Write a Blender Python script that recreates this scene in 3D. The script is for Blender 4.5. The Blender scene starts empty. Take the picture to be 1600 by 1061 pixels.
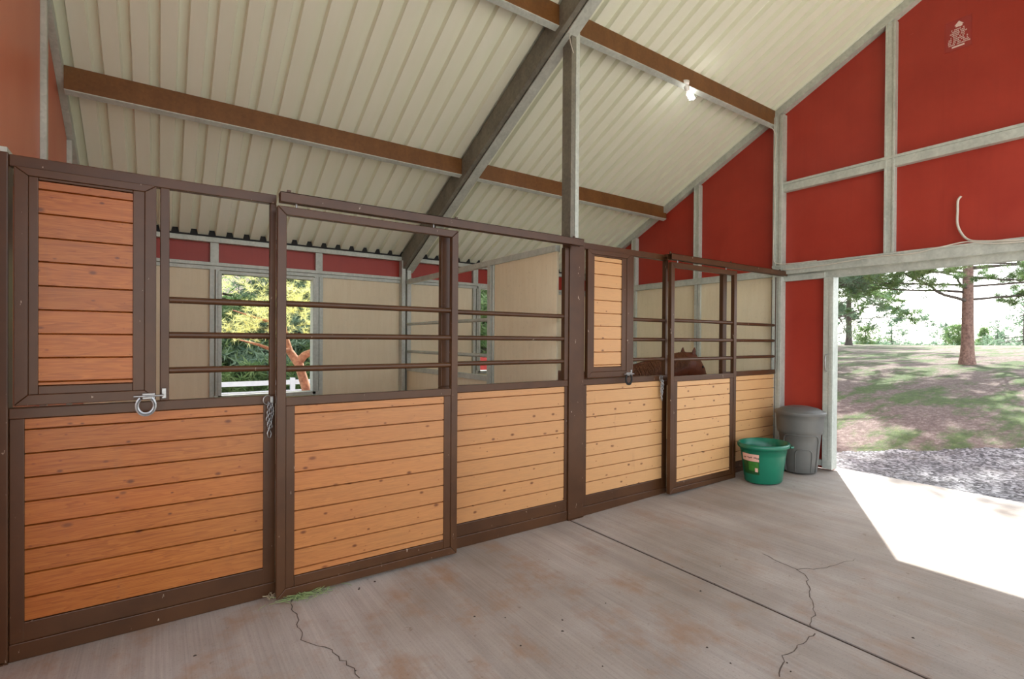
import bpy, bmesh, math, random
import numpy as np
from mathutils import Vector, Matrix
random.seed(7); rng = np.random.default_rng(7)
scene = bpy.context.scene
C = bpy.context.collection
PI = math.pi

# ------------------------------------------------------------------ camera
F = Vector((0.56850541, 0.82265837, -0.00589997))
R = Vector((0.82267691, -0.56847088, 0.00659984))
U = Vector((-0.00207545, 0.00860581, 0.99996082))
cam_d = bpy.data.cameras.new('camera'); cam = bpy.data.objects.new('camera', cam_d); C.objects.link(cam)
cam.matrix_world = Matrix(((R.x, U.x, -F.x, .6665), (R.y, U.y, -F.y, -3.4966), (R.z, U.z, -F.z, 1.6222), (0, 0, 0, 1)))
cam_d.sensor_fit = 'HORIZONTAL'; cam_d.sensor_width = 36
cam_d.lens = 798.9732 / 1600 * 36
cam_d.shift_y = (536.6368 - 530.5) / 1600
cam_d.clip_start = .03; cam_d.clip_end = 500
scene.camera = cam

# ------------------------------------------------------------------ world, sun, exposure
scene.view_settings.view_transform = 'Standard'; scene.view_settings.look = 'None'
scene.view_settings.gamma = 1; scene.view_settings.use_curve_mapping = False
scene.view_settings.exposure = 0.84
SUNDIR = Vector((2.291, 1.385, 2.412)).normalized()
w = bpy.data.worlds.new('sky'); scene.world = w; w.use_nodes = True
nt = w.node_tree; nt.nodes.clear()
out = nt.nodes.new('ShaderNodeOutputWorld'); bg = nt.nodes.new('ShaderNodeBackground')
sky = nt.nodes.new('ShaderNodeTexSky'); sky.sky_type = 'NISHITA'; sky.sun_disc = False
sky.sun_elevation = math.asin(SUNDIR.z); sky.sun_rotation = math.atan2(SUNDIR.x, SUNDIR.y)
sky.air_density = 1.0; sky.dust_density = 1.5
hsv = nt.nodes.new('ShaderNodeHueSaturation'); hsv.inputs['Saturation'].default_value = .28
nt.links.new(sky.outputs[0], hsv.inputs['Color']); nt.links.new(hsv.outputs[0], bg.inputs['Color'])
bg.inputs['Strength'].default_value = .36
nt.links.new(bg.outputs[0], out.inputs['Surface'])
sd = bpy.data.lights.new('sun', 'SUN'); sun = bpy.data.objects.new('sun', sd); C.objects.link(sun)
sd.energy = 7.2; sd.angle = math.radians(.6); sd.color = (1, .97, .92)
sun.rotation_euler = SUNDIR.to_track_quat('Z', 'Y').to_euler()
sun.location = (20, 12, 20)
scene.cycles.max_bounces = 10; scene.cycles.diffuse_bounces = 7
scene.cycles.sample_clamp_indirect = 8

# ------------------------------------------------------------------ materials
def S(r, g, b):
    f = lambda v: (v / 255 / 12.92) if v <= 10 else (((v / 255) + .055) / 1.055) ** 2.4
    return (f(r), f(g), f(b), 1)
class Mat:
    def __init__(s, name, rough=.6, metal=0, col=None):
        s.m = bpy.data.materials.new(name); s.m.use_nodes = True; s.nt = s.m.node_tree
        s.b = s.nt.nodes['Principled BSDF']; s.b.inputs['Roughness'].default_value = rough
        s.b.inputs['Metallic'].default_value = metal
        if col: s.b.inputs['Base Color'].default_value = col
    def n(s, t, **kw):
        nd = s.nt.nodes.new('ShaderNode' + t)
        for k, v in kw.items():
            if k in nd.inputs.keys() if isinstance(k, str) else False: nd.inputs[k].default_value = v
            else: setattr(nd, k, v)
        return nd
    def l(s, a, b): s.nt.links.new(a, b)
    def pos(s, scale=(1, 1, 1), loc=(0, 0, 0), src='geo'):
        if src == 'geo': o = s.n('NewGeometry').outputs['Position']
        else: o = s.n('TexCoord').outputs['Object']
        mp = s.n('Mapping'); mp.inputs['Scale'].default_value = scale; mp.inputs['Location'].default_value = loc
        s.l(o, mp.inputs[0]); return mp.outputs[0]
    def noise(s, vec, scale=5, detail=4, rough=.5, dist=0):
        nd = s.n('TexNoise'); nd.inputs['Scale'].default_value = scale; nd.inputs['Detail'].default_value = detail
        nd.inputs['Roughness'].default_value = rough; nd.inputs['Distortion'].default_value = dist
        s.l(vec, nd.inputs['Vector']); return nd.outputs['Fac']
    def ramp(s, fac, stops, interp='LINEAR'):
        r = s.n('ValToRGB'); r.color_ramp.interpolation = interp
        e = r.color_ramp.elements
        while len(e) < len(stops): e.new(.5)
        for i, (p, c) in enumerate(stops): e[i].position = p; e[i].color = c if len(c) == 4 else (*c, 1)
        s.l(fac, r.inputs[0]); return r.outputs[0]
    def mix(s, fac, a, b, mode='MIX'):
        m = s.n('MixRGB'); m.blend_type = mode
        for i, v in enumerate((fac, a, b)):
            if hasattr(v, 'is_linked') or hasattr(v, 'links'): s.l(v, m.inputs[i])
            else: m.inputs[i].default_value = v
        return m.outputs[0]
    def math(s, op, a, b=0.0, c=0.0):
        m = s.n('Math'); m.operation = op
        for i, v in enumerate((a, b, c)):
            if hasattr(v, 'links'): s.l(v, m.inputs[i])
            else: m.inputs[i].default_value = v
        return m.outputs[0]
    def col(s, c): s.l(c, s.b.inputs['Base Color'])
    def bump(s, h, strength=.3, dist=.01):
        b = s.n('Bump'); b.inputs['Strength'].default_value = strength; b.inputs['Distance'].default_value = dist
        s.l(h, b.inputs['Height']); s.l(b.outputs[0], s.b.inputs['Normal'])
BLK = (0, 0, 0, 1); WHT = (1, 1, 1, 1)

def wood_mat():
    m = Mat('varnished_pine', .36)
    p = m.n('NewGeometry').outputs['Position']; sp = m.n('SeparateXYZ'); m.l(p, sp.inputs[0])
    BH = .1213
    idx = m.math('FLOOR', m.math('DIVIDE', m.math('ADD', sp.outputs[2], -.1855 + 5 * BH), BH))
    wn = m.n('TexWhiteNoise'); wn.noise_dimensions = '1D'; m.l(idx, wn.inputs['W'])
    off = m.math('MULTIPLY', wn.outputs['Value'], 37.0)
    cb = m.n('CombineXYZ'); m.l(m.math('ADD', sp.outputs[0], off), cb.inputs[0]); m.l(m.math('MULTIPLY', sp.outputs[2], 1.0), cb.inputs[2]); m.l(off, cb.inputs[1])
    mp = m.n('Mapping'); mp.inputs['Scale'].default_value = (1.3, 1, 16); m.l(cb.outputs[0], mp.inputs[0])
    warp = m.noise(mp.outputs[0], 1.1, 3, .55, .4)
    rings = m.math('FRACT', m.math('MULTIPLY', warp, 9.0))
    rings = m.ramp(rings, [(0, (.0, .0, .0)), (.55, (.35, .35, .35)), (.9, (1, 1, 1)), (1, (.2, .2, .2))])
    mp2 = m.n('Mapping'); mp2.inputs['Scale'].default_value = (3, 1, 90); m.l(cb.outputs[0], mp2.inputs[0])
    fine = m.noise(mp2.outputs[0], 2.5, 5, .6)
    base = m.ramp(m.math('ADD', m.math('MULTIPLY', rings, .22), m.math('MULTIPLY', fine, .8)),
                  [(.15, S(184, 116, 52)), (.5, S(158, 90, 34)), (.85, S(124, 62, 20))])
    # board to board tone
    tone = m.ramp(wn.outputs['Color'], [(0, (.86, .84, .80)), (1, (1.08, 1.05, 1.0))])
    base = m.mix(1, base, tone, 'MULTIPLY')
    blot = m.noise(m.pos((1.2, 1, 2.2)), 1.6, 3)
    base = m.mix(m.ramp(blot, [(.45, BLK), (.75, (.35, .35, .35))]), base, S(160, 80, 28))
    # brighter daylight towards the yard door, painted into the boards as a paler tone
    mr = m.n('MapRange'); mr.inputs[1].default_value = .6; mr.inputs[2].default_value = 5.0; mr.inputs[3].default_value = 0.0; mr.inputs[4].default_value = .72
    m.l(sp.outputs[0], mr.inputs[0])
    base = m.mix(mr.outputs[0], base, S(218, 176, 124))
    # knots
    def knots(sx, sz, thr, gate, o):
        mp3 = m.n('Mapping'); mp3.inputs['Scale'].default_value = (sx, sz, 1); mp3.inputs['Location'].default_value = (o, 0, o * 2)
        cb2 = m.n('CombineXYZ'); m.l(m.math('ADD', sp.outputs[0], off), cb2.inputs[0]); m.l(sp.outputs[2], cb2.inputs[1])
        m.l(cb2.outputs[0], mp3.inputs[0])
        v = m.n('TexVoronoi'); v.voronoi_dimensions = '2D'; v.inputs['Scale'].default_value = 1; v.inputs['Randomness'].default_value = .9; m.l(mp3.outputs[0], v.inputs['Vector'])
        sc = m.n('SeparateColor'); m.l(v.outputs['Color'], sc.inputs[0])
        g = m.math('GREATER_THAN', sc.outputs[0], gate)
        size = m.math('MULTIPLY_ADD', sc.outputs[1], thr * .9, thr * .35)
        d = m.math('DIVIDE', v.outputs['Distance'], size)
        k = m.ramp(d, [(.35, WHT), (1.0, BLK)])
        return m.math('MULTIPLY', k, g)
    k1 = knots(4.2, 7, .085, .66, 0.3)
    k2 = knots(9, 14, .085, .8, 3.3)
    k3 = knots(2.2, 4.5, .055, .6, 7.1)
    base = m.mix(m.math('MULTIPLY', k3, .8), base, S(104, 54, 26))
    base = m.mix(m.math('MULTIPLY', k1, .85), base, S(92, 44, 20))
    base = m.mix(m.math('MULTIPLY', k2, .7), base, S(120, 60, 28))
    # grubby streaks and kick marks
    dirt = m.noise(m.pos((7, 1, 1.4), (3, 0, 0)), 1.3, 5, .7)
    base = m.mix(m.ramp(dirt, [(.60, BLK), (.78, (.35, .33, .3))]), base, S(120, 84, 56))
    m.col(base); m.bump(fine, .12, .002); return m.m

def paint_mat(name, col, col2, rough=.5, chips=.0, spec=.5):
    m = Mat(name, rough)
    n1 = m.noise(m.pos(), 3.1, 5, .6)
    c = m.mix(m.ramp(n1, [(.35, BLK), (.7, WHT)]), col, col2)
    if chips:
        n2 = m.noise(m.pos((1, 1, .35)), 34, 4, .62)
        c = m.mix(m.ramp(n2, [(.70 - chips, BLK), (.72 - chips * .6, WHT)]), c, S(168, 150, 132))
    m.b.inputs['Specular IOR Level'].default_value = spec
    m.col(c); m.bump(m.noise(m.pos(), 60, 3), .05, .002); return m.m

def galv_mat(name='galvanised_steel', a=S(200, 205, 196), b=S(172, 178, 170), rough=.42, metal=.1):
    m = Mat(name, rough, metal)
    v = m.n('TexVoronoi'); v.inputs['Scale'].default_value = 45; m.l(m.pos(), v.inputs['Vector'])
    bw = m.n('RGBToBW'); m.l(v.outputs['Color'], bw.inputs[0])
    n = m.noise(m.pos((1, 1, .4)), 6, 5, .65)
    f = m.math('ADD', m.math('MULTIPLY', bw.outputs[0], .2), m.math('MULTIPLY', n, .8))
    m.col(m.ramp(f, [(.35, b), (.7, a)])); return m.m

M = {}
M['wood'] = wood_mat()
M['brown'] = paint_mat('brown_frame_paint', S(80, 50, 27), S(66, 40, 21), .36, .012, .42)
M['galv'] = galv_mat()
M['galv_dark'] = galv_mat('dark_galvanised_steel', S(136, 132, 118), S(108, 104, 94), .5, .15)  # darker grey steel for the rafter, back post web and centre post channel
M['purlin'] = galv_mat('galv_brown_reflection', S(124, 82, 40), S(104, 66, 30), .45, .1)  # galvanised webs coloured brown: the stalls' reflected colour painted in
M['red'] = None
def red_mat():
    m = Mat('red_painted_sheet', .45)
    n = m.noise(m.pos(), 2.2, 5, .6)
    c = m.ramp(n, [(.3, S(156, 44, 30)), (.7, S(168, 54, 38))])
    wv = m.noise(m.pos((26, 26, 1.2)), 1, 4, .6)
    c = m.mix(m.ramp(wv, [(.5, BLK), (.8, (.22, .22, .22))]), c, S(138, 32, 26))
    sc = m.noise(m.pos((3, 3, 9), (5, 2, 1)), 2.7, 6, .75, .6)
    c = m.mix(m.ramp(sc, [(.705, BLK), (.73, (.5, .5, .5))]), c, S(200, 120, 104))
    m.col(c); return m.m
M['red'] = red_mat()
def red_bounce_lit():
    m = Mat('bounce_lit_red_sheet', .4)  # red sheet lightened to peach: warm bounced light put into its colour
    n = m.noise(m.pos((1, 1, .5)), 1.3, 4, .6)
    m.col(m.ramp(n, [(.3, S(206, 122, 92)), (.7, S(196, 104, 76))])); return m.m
M['red_bounce_lit'] = red_bounce_lit()
def ceil_mat():
    m = Mat('cream_roof_sheet', .38)
    n = m.noise(m.pos((3, .4, .4)), 3, 5, .6)
    m.col(m.ramp(n, [(.3, S(232, 235, 215)), (.7, S(236, 238, 221))]))
    return m.m
M['ceil'] = ceil_mat()
def lining_mat():
    m = Mat('cream_wall_lining', .6)
    n = m.noise(m.pos((8, 8, .8)), 2.5, 6, .65)
    c = m.ramp(n, [(.25, S(238, 226, 198)), (.7, S(230, 216, 184))])
    d = m.noise(m.pos((1, 1, 1)), 40, 5, .75)
    c = m.mix(m.ramp(d, [(.58, BLK), (.72, (.35, .35, .35))]), c, S(160, 148, 124))
    d2 = m.noise(m.pos((1, 1, 1), (4, 4, 4)), 3, 6, .7)
    c = m.mix(m.ramp(d2, [(.5, BLK), (.8, (.4, .4, .4))]), c, S(212, 204, 178))
    m.col(c); return m.m
M['lining'] = lining_mat()
def concrete_mat():
    m = Mat('broomed_concrete', .78)
    big = m.noise(m.pos(), .9, 5, .55)
    c = m.ramp(big, [(.3, S(148, 137, 125)), (.5, S(165, 155, 145)), (.72, S(184, 176, 168))])
    brm = m.noise(m.pos((85, 1.1, 1)), 1, 4, .7)
    c = m.mix(1, c, m.ramp(brm, [(.28, (.82, .82, .83)), (.7, (1.06, 1.06, 1.06))]), 'MULTIPLY')
    band = m.noise(m.pos((7, .25, 1), (2, 5, 0)), 1, 3, .6)
    c = m.mix(1, c, m.ramp(band, [(.3, (.84, .83, .83)), (.7, (1.05, 1.05, 1.05))]), 'MULTIPLY')
    st = m.noise(m.pos((1, .7, 1), (7, 1, 0)), 3.1, 6, .68)
    sp = m.n('SeparateXYZ'); m.l(m.n('NewGeometry').outputs['Position'], sp.inputs[0])
    mr = m.n('MapRange'); mr.inputs[1].default_value = 5.2; mr.inputs[2].default_value = 2.8; mr.inputs[3].default_value = .28; mr.inputs[4].default_value = 1; m.l(sp.outputs[0], mr.inputs[0])
    c = m.mix(m.math('MULTIPLY', m.ramp(st, [(.50, BLK), (.68, (.62, .62, .62))]), mr.outputs[0]), c, S(150, 112, 78))
    sm = m.noise(m.pos((1, 1, 1), (1, 8, 0)), 14, 5, .7)
    c = m.mix(m.ramp(sm, [(.64, BLK), (.72, (.7, .7, .7))]), c, S(116, 96, 78))
    pits = m.noise(m.pos(), 90, 3, .6)
    c = m.mix(m.ramp(pits, [(.3, (.35, .35, .35)), (.42, BLK)]), c, S(100, 94, 88))
    m.col(c); m.bump(m.math('ADD', m.math('MULTIPLY', brm, .8), pits), .25, .004); return m.m
M['concrete'] = concrete_mat()
def bounce_pad_mat():
    m = Mat('bounce_pad_concrete', .85); n = m.noise(m.pos(), 1.2, 5, .6)
    m.col(m.ramp(n, [(.3, S(206, 200, 184)), (.7, S(220, 214, 200))])); return m.m
M['bounce_pad'] = bounce_pad_mat()
def ground_mat():
    m = Mat('yard_ground', .95)
    g = m.n('NewGeometry').outputs['Position']; sp = m.n('SeparateXYZ'); m.l(g, sp.inputs[0])
    n = m.noise(m.pos((.5, 1.1, .3)), 1.4, 7, .68)
    grass = m.ramp(m.noise(m.pos((1, 1, 1)), 9, 6, .75), [(.3, S(50, 74, 36)), (.55, S(80, 104, 52)), (.75, S(122, 134, 80))])
    dry = m.ramp(m.noise(m.pos((1, 1, 1)), 12, 6, .8), [(.25, S(72, 58, 56)), (.5, S(120, 104, 98)), (.75, S(176, 164, 154))])
    lawn = m.mix(m.ramp(n, [(.46, BLK), (.56, WHT)]), dry, grass)
    tuft = m.noise(m.pos((1, 1, 1)), 38, 4, .8)
    lawn = m.mix(m.ramp(tuft, [(.35, (.6, .6, .6)), (.55, BLK)]), lawn, S(84, 70, 56))
    # gravel drive beside the barn
    gv = m.n('TexVoronoi'); gv.inputs['Scale'].default_value = 34; m.l(m.pos(), gv.inputs['Vector'])
    bw = m.n('RGBToBW'); m.l(gv.outputs['Color'], bw.inputs[0])
    gravel = m.ramp(bw.outputs[0], [(.15, S(58, 58, 60)), (.5, S(112, 112, 114)), (.85, S(166, 167, 170))])
    gravel = m.mix(m.ramp(m.noise(m.pos(), 2.2, 5, .7), [(.5, BLK), (.72, (.5, .5, .5))]), gravel, S(104, 98, 92))
    edge = m.math('ADD', m.math('ADD', sp.outputs[0], m.math('MULTIPLY', sp.outputs[1], .85)), m.math('MULTIPLY', m.noise(m.pos(), 1.6, 5, .7), 1.1))
    isg = m.math('MULTIPLY', m.math('LESS_THAN', edge, 8.95), 1.0)
    isg = m.math('MAXIMUM', isg, m.math('LESS_THAN', sp.outputs[0], 8.0))
    back = m.math('GREATER_THAN', sp.outputs[1], 5.0)
    isg = m.math('MULTIPLY', isg, m.math('SUBTRACT', 1.0, back))
    m.col(m.mix(isg, lawn, gravel))
    m.bump(m.math('ADD', bw.outputs[0], m.math('MULTIPLY', tuft, 1.5)), .6, .03); return m.m
M['ground'] = ground_mat()
def simple(name, c, c2=None, rough=.6, metal=0, scale=8, bump=0):
    m = Mat(name, rough, metal)
    n = m.noise(m.pos(), scale, 5, .65)
    m.col(m.ramp(n, [(.3, c), (.7, c2 or tuple(v * .8 for v in c[:3]))]))
    if bump: m.bump(n, bump, .02)
    return m.m
M['bark'] = simple('pine_bark', S(178, 146, 132), S(112, 86, 80), .9, 0, 16, .8)
M['bark_far'] = simple('grey_bark', S(116, 104, 98), S(82, 74, 72), .9, 0, 8)
M['bark_orange'] = simple('orange_bark', S(190, 142, 108), S(124, 84, 64), .85, 0, 14, .8)
def leaf(name, a, b):
    m = Mat(name, .6); oi = m.noise(m.pos(), 1.7, 3, .6)
    m.col(m.ramp(oi, [(.35, a), (.65, b)]))
    tr = m.n('BsdfTranslucent'); mixs = m.n('MixShader'); mixs.inputs[0].default_value = .35
    tr.inputs['Color'].default_value = tuple(min(1, v * 1.5) for v in a[:3]) + (1,)
    o = m.nt.nodes['Material Output']; m.l(m.b.outputs[0], mixs.inputs[1]); m.l(tr.outputs[0], mixs.inputs[2]); m.l(mixs.outputs[0], o.inputs['Surface'])
    return m.m
M['needle'] = leaf('pine_needles', S(96, 124, 78), S(140, 156, 96))
M['needle_blue'] = leaf('blue_green_needles', S(108, 134, 112), S(150, 168, 134))
M['needle_yellow'] = leaf('yellow_green_needles', S(230, 228, 150), S(200, 206, 128))
M['needle_dark'] = leaf('dark_green_needles', S(116, 146, 100), S(172, 188, 134))
M['white'] = simple('white_fence_paint', S(240, 240, 240), S(226, 226, 228), .5)
M['can'] = simple('grey_plastic', S(100, 100, 96), S(88, 88, 85), .42, 0, 3)
M['tub'] = simple('green_plastic', S(14, 112, 84), S(10, 98, 74), .3, 0, 3)
M['steel'] = simple('bright_steel', S(176, 176, 176), S(140, 140, 140), .32, .8, 40)
M['dark'] = simple('dark_rubber', S(24, 24, 24), S(18, 18, 18), .7)
M['cable'] = simple('white_cable_sheath', S(214, 208, 196), S(196, 190, 178), .5)
M['grey'] = simple('joint_filler', S(74, 56, 44), S(50, 40, 34), .9)
M['crack'] = simple('crack_dirt', S(98, 84, 74), S(78, 68, 60), 1)
M['hay'] = simple('green_hay', S(150, 164, 108), S(120, 140, 88), .9, 0, 20)
M['litter'] = simple('pale_litter', S(188, 172, 140), S(150, 132, 104), .9, 0, 20)
M['dung'] = simple('dark_crumbs', S(70, 56, 46), S(52, 42, 36), .9, 0, 20)
M['paper'] = simple('white_print', S(236, 214, 208), S(226, 200, 194), .5)
M['film'] = simple('clear_red_film', S(158, 50, 44), S(150, 44, 40), .25)
M['label_pink'] = simple('pink_label', S(226, 180, 162), S(214, 166, 150), .5)
M['label_dark'] = simple('dark_green_label', S(16, 58, 30), S(24, 82, 28), .4, 0, 30)
M['label_green'] = simple('leaf_green_label', S(60, 128, 44), S(44, 104, 36), .4, 0, 30)
M['coat'] = simple('chestnut_coat', S(102, 50, 26), S(80, 36, 18), .5, 0, 9)
M['mane'] = simple('chestnut_mane', S(144, 92, 58), S(62, 30, 16), .6, 0, 60)
M['hoof'] = simple('dark_hoof', S(60, 50, 44), S(40, 34, 30), .6)
M['eye'] = Mat('dark_eye', .08, 0, (.01, .006, .004, 1)).m
M['redboard'] = simple('red_board', S(186, 60, 52), S(160, 46, 42), .6)
bm_ = Mat('glowing_bulb', .3); bm_.b.inputs['Emission Color'].default_value = (1, .97, .92, 1); bm_.b.inputs['Emission Strength'].default_value = 14; M['bulb'] = bm_.m
M['lamp_white'] = simple('white_lamp_plastic', S(228, 226, 220), S(214, 212, 206), .4)

# ------------------------------------------------------------------ geometry helpers
class MB:
    def __init__(s): s.v = []; s.f = []; s.sm = []
    def add(s, vs, fs, smooth=False):
        o = len(s.v); s.v += [tuple(v) for v in vs]; s.f += [tuple(i + o for i in f) for f in fs]; s.sm += [smooth] * len(fs); return s
    def box(s, x0, x1, y0, y1, z0, z1):
        vs = [(x, y, z) for x in (x0, x1) for y in (y0, y1) for z in (z0, z1)]
        return s.add(vs, [(0, 1, 3, 2), (4, 6, 7, 5), (0, 4, 5, 1), (2, 3, 7, 6), (0, 2, 6, 4), (1, 5, 7, 3)])
    def slopebox(s, x0, x1, ya, yb, za0, za1, zb0, zb1):
        vs = []
        for x in (x0, x1):
            vs += [(x, ya, za0), (x, ya, za1), (x, yb, zb0), (x, yb, zb1)]
        return s.add(vs, [(0, 1, 3, 2), (4, 6, 7, 5), (0, 4, 5, 1), (2, 3, 7, 6), (0, 2, 6, 4), (1, 5, 7, 3)])
    def tube(s, pts, r, n=10, caps=True):
        pts = [Vector(p) for p in pts]; rs = r if isinstance(r, (list, tuple)) else [r] * len(pts)
        rings = []; prev = None
        for i, p in enumerate(pts):
            t = (pts[min(i + 1, len(pts) - 1)] - pts[max(i - 1, 0)])
            if t.length < 1e-9: t = Vector((0, 0, 1))
            t.normalize()
            if prev is None:
                a = Vector((0, 0, 1)) if abs(t.z) < .9 else Vector((1, 0, 0)); u = t.cross(a).normalized()
            else: u = (prev - t * prev.dot(t)); u = u.normalized() if u.length > 1e-6 else t.orthogonal().normalized()
            prev = u; v = t.cross(u)
            rings.append([p + (u * math.cos(2 * PI * k / n) + v * math.sin(2 * PI * k / n)) * rs[i] for k in range(n)])
        vs = [q for rg in rings for q in rg]; fs = []
        for i in range(len(pts) - 1):
            for k in range(n): fs.append((i * n + k, i * n + (k + 1) % n, (i + 1) * n + (k + 1) % n, (i + 1) * n + k))
        s.add(vs, fs, True)
        if caps: s.add(rings[0], [tuple(range(n))]); s.add(rings[-1], [tuple(reversed(range(n)))])
        return s
    def loft(s, rings, closed=True, caps=True, smooth=True):
        n = len(rings[0]); vs = [q for rg in rings for q in rg]; fs = []
        for i in range(len(rings) - 1):
            for k in range(n if closed else n - 1): fs.append((i * n + k, i * n + (k + 1) % n, (i + 1) * n + (k + 1) % n, (i + 1) * n + k))
        if caps: fs.append(tuple(range(n))); fs.append(tuple((len(rings) - 1) * n + k for k in reversed(range(n))))
        return s.add(vs, fs, smooth)
    def lathe(s, prof, c=(0, 0, 0), n=40, sx=1, sy=1):
        rings = [[(c[0] + r * sx * math.cos(2 * PI * k / n), c[1] + r * sy * math.sin(2 * PI * k / n), c[2] + z) for k in range(n)] for r, z in prof]
        return s.loft(rings, caps=False)
    def build(s, name, mat, parent=None, bevel=0, loc=None):
        me = bpy.data.meshes.new(name); vs = s.v
        if loc: vs = [(a - loc[0], b - loc[1], c - loc[2]) for a, b, c in s.v]
        me.from_pydata(vs, [], s.f); me.polygons.foreach_set('use_smooth', s.sm)
        bmm = bmesh.new(); bmm.from_mesh(me); bmesh.ops.recalc_face_normals(bmm, faces=bmm.faces); bmm.to_mesh(me); bmm.free()
        me.materials.append(mat); o = bpy.data.objects.new(name, me); C.objects.link(o)
        if loc and not parent: o.location = loc
        if parent:
            o.parent = parent
            o.location = tuple(-a for a in parent.location) if not loc else tuple(a - b for a, b in zip(loc, parent.location))
        if bevel:
            b = o.modifiers.new('bevel', 'BEVEL'); b.width = bevel; b.segments = 2; b.limit_method = 'ANGLE'
        return o
def tag(o, label=None, cat=None, group=None, kind=None):
    for k, v in (('label', label), ('category', cat), ('group', group), ('kind', kind)):
        if v: o[k] = v
    return o
def thing(name, loc, label, cat, group=None):
    o = bpy.data.objects.new(name, None); C.objects.link(o); o.location = loc; o.empty_display_size = .1
    return tag(o, label, cat, group)
def struct(mb, name, mat, bevel=0): return tag(mb.build(name, mat, bevel=bevel), kind='structure')
# things are modelled in world coordinates and parented to an unrotated empty at their base

# ------------------------------------------------------------------ the setting
W = 3.66; XE = 7.32; RS = .4865; RZ = 4.64
def rz(y): return RZ - RS * y if y > -1.83 else RZ + RS * 1.83 + RS * (y + 1.83)
# concrete floor: two pours with the joint between them
def zf(x): return max(0, (x - 3.738) * .0225)
fl = MB().box(-.3, 3.717, -4.0, 3.70, -.15, 0)
fl.add([(3.744, -4, -.15), (3.744, 3.7, -.15), (3.744, 3.7, 0), (3.744, -4, 0), (7.54, -4, -.15), (7.54, 3.7, -.15), (7.54, 3.7, zf(7.54)), (7.54, -4, zf(7.54))],
       [(0, 1, 2, 3), (4, 7, 6, 5), (0, 3, 7, 4), (1, 5, 6, 2), (3, 2, 6, 7), (0, 4, 5, 1)])
floor = struct(fl, 'floor', M['concrete'])
# unseen pale concrete added to bounce daylight inside: open side and far end
struct(MB().box(-11, 7.54, -19, -4.02, -.15, -.012).box(-11, -.32, -4.02, 5, -.15, -.012), 'floor_bounce_pad', M['bounce_pad'])
MB().box(3.717, 3.744, -4.0, 3.70, -.15, -.008).build('joint_filler', M['grey'], floor)
def ribbon(pts, wd, z=.0012):
    mb = MB(); L = []; Rr = []
    for i, p in enumerate(pts):
        a = Vector(pts[max(i - 1, 0)]); b = Vector(pts[min(i + 1, len(pts) - 1)]); t = (b - a).normalized(); nn = Vector((-t.y, t.x)) * wd * (.5 + random.random() * .6)
        zz_ = z + zf(p[0]); L.append((p[0] + nn.x, p[1] + nn.y, zz_)); Rr.append((p[0] - nn.x, p[1] - nn.y, zz_))
    mb.add(L + Rr, [(i, i + 1, len(pts) + i + 1, len(pts) + i) for i in range(len(pts) - 1)]); return mb
def jag(pts, step=.035, amp=.012):
    o = []
    for a, b in zip(pts, pts[1:]):
        a = Vector(a); b = Vector(b); n = max(2, int((b - a).length / step))
        for k in range(n): q = a.lerp(b, k / n); o.append((q.x + random.uniform(-amp, amp), q.y + random.uniform(-amp, amp)))
    o.append(pts[-1]); return o
O_ = Vector((.6665, -3.4966, 1.6222))
def onfloor(px, py):
    d = F + R * ((px - 800) / 798.9732) - U * ((py - 536.6368) / 798.9732); t = -O_.z / d.z; q = O_ + d * t; return (q.x, q.y)
for P in ([(1190, 868), (1245, 893), (1262, 908), (1264, 930), (1273, 950), (1267, 980)], [(1245, 893), (1280, 893), (1335, 880)],
          [(1272, 988), (1255, 1005), (1225, 1025), (1218, 1058)], [(455, 938), (462, 965), (475, 1005), (510, 1012), (545, 1040), (562, 1060)]):
    ribbon(jag([onfloor(*p) for p in P]), .0032).build('crack', M['crack'], floor)
cr = MB()
for k in range(26):
    x, y = onfloor(random.uniform(250, 1500), random.uniform(870, 1055)); r = random.uniform(.004, .009); q = [(x + r * math.cos(a) * random.uniform(.6, 1.3), y + r * math.sin(a) * random.uniform(.6, 1.3), zf(x) + .001) for a in [i * PI / 3 for i in range(6)]]
    cr.add(q + [(x, y, zf(x) + .006)], [(i, (i + 1) % 6, 6) for i in range(6)])
tag(cr.build('crumb_scatter', M['dung']), 'dark crumbs of dirt scattered over the concrete aisle floor', 'debris', kind='stuff')

# corrugated ceiling
def roof_sheet(y0, y1):
    pr = []; x = -.09; per = .1865; ph = .018
    k = 0
    while x + k * per < XE + .1:
        a = x + k * per + ph; pr += [(a, 0), (a + .108, 0), (a + .120, .054), (a + .1745, .054)]; k += 1
    pr.append((pr[-1][0] + .012, 0)); vs = []
    for y in (y0, y1): vs += [(px, y, rz(y) + h) for px, h in pr]
    n = len(pr); return MB().add(vs, [(i, i + 1, n + i + 1, n + i) for i in range(n - 1)])
rm = roof_sheet(4.1, -1.83)
r2 = roof_sheet(-1.83, -4.2); rm.add(r2.v, r2.f)
ceiling = struct(rm, 'ceiling', M['ceil'])
sm = ceiling.modifiers.new('sheet', 'SOLIDIFY'); sm.thickness = .004; sm.offset = 1

# left gable (x = 0), end gable (x = XE), back wall (y = W)
def gable(mb, x0, x1, ya, yb, zlo):
    ys = [ya, yb] if not (ya < -1.83 < yb) else [ya, -1.83, yb]
    for a, b in zip(ys, ys[1:]): mb.slopebox(x0, x1, a, b, zlo, rz(a) - .01, zlo, rz(b) - .01)
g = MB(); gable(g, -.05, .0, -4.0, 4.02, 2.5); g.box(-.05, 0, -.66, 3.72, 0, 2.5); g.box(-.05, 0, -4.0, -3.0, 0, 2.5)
wl = struct(g, 'wall_left', M['red_bounce_lit'])
g = MB(); gable(g, XE, XE + .05, -4.0, 4.02, 2.5); g.box(XE, XE + .05, -.66, 3.72, .095, 2.5); g.box(XE, XE + .05, -4.0, -3.0, .135, 2.5)
wr = struct(g, 'wall_right', M['red'])
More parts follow.
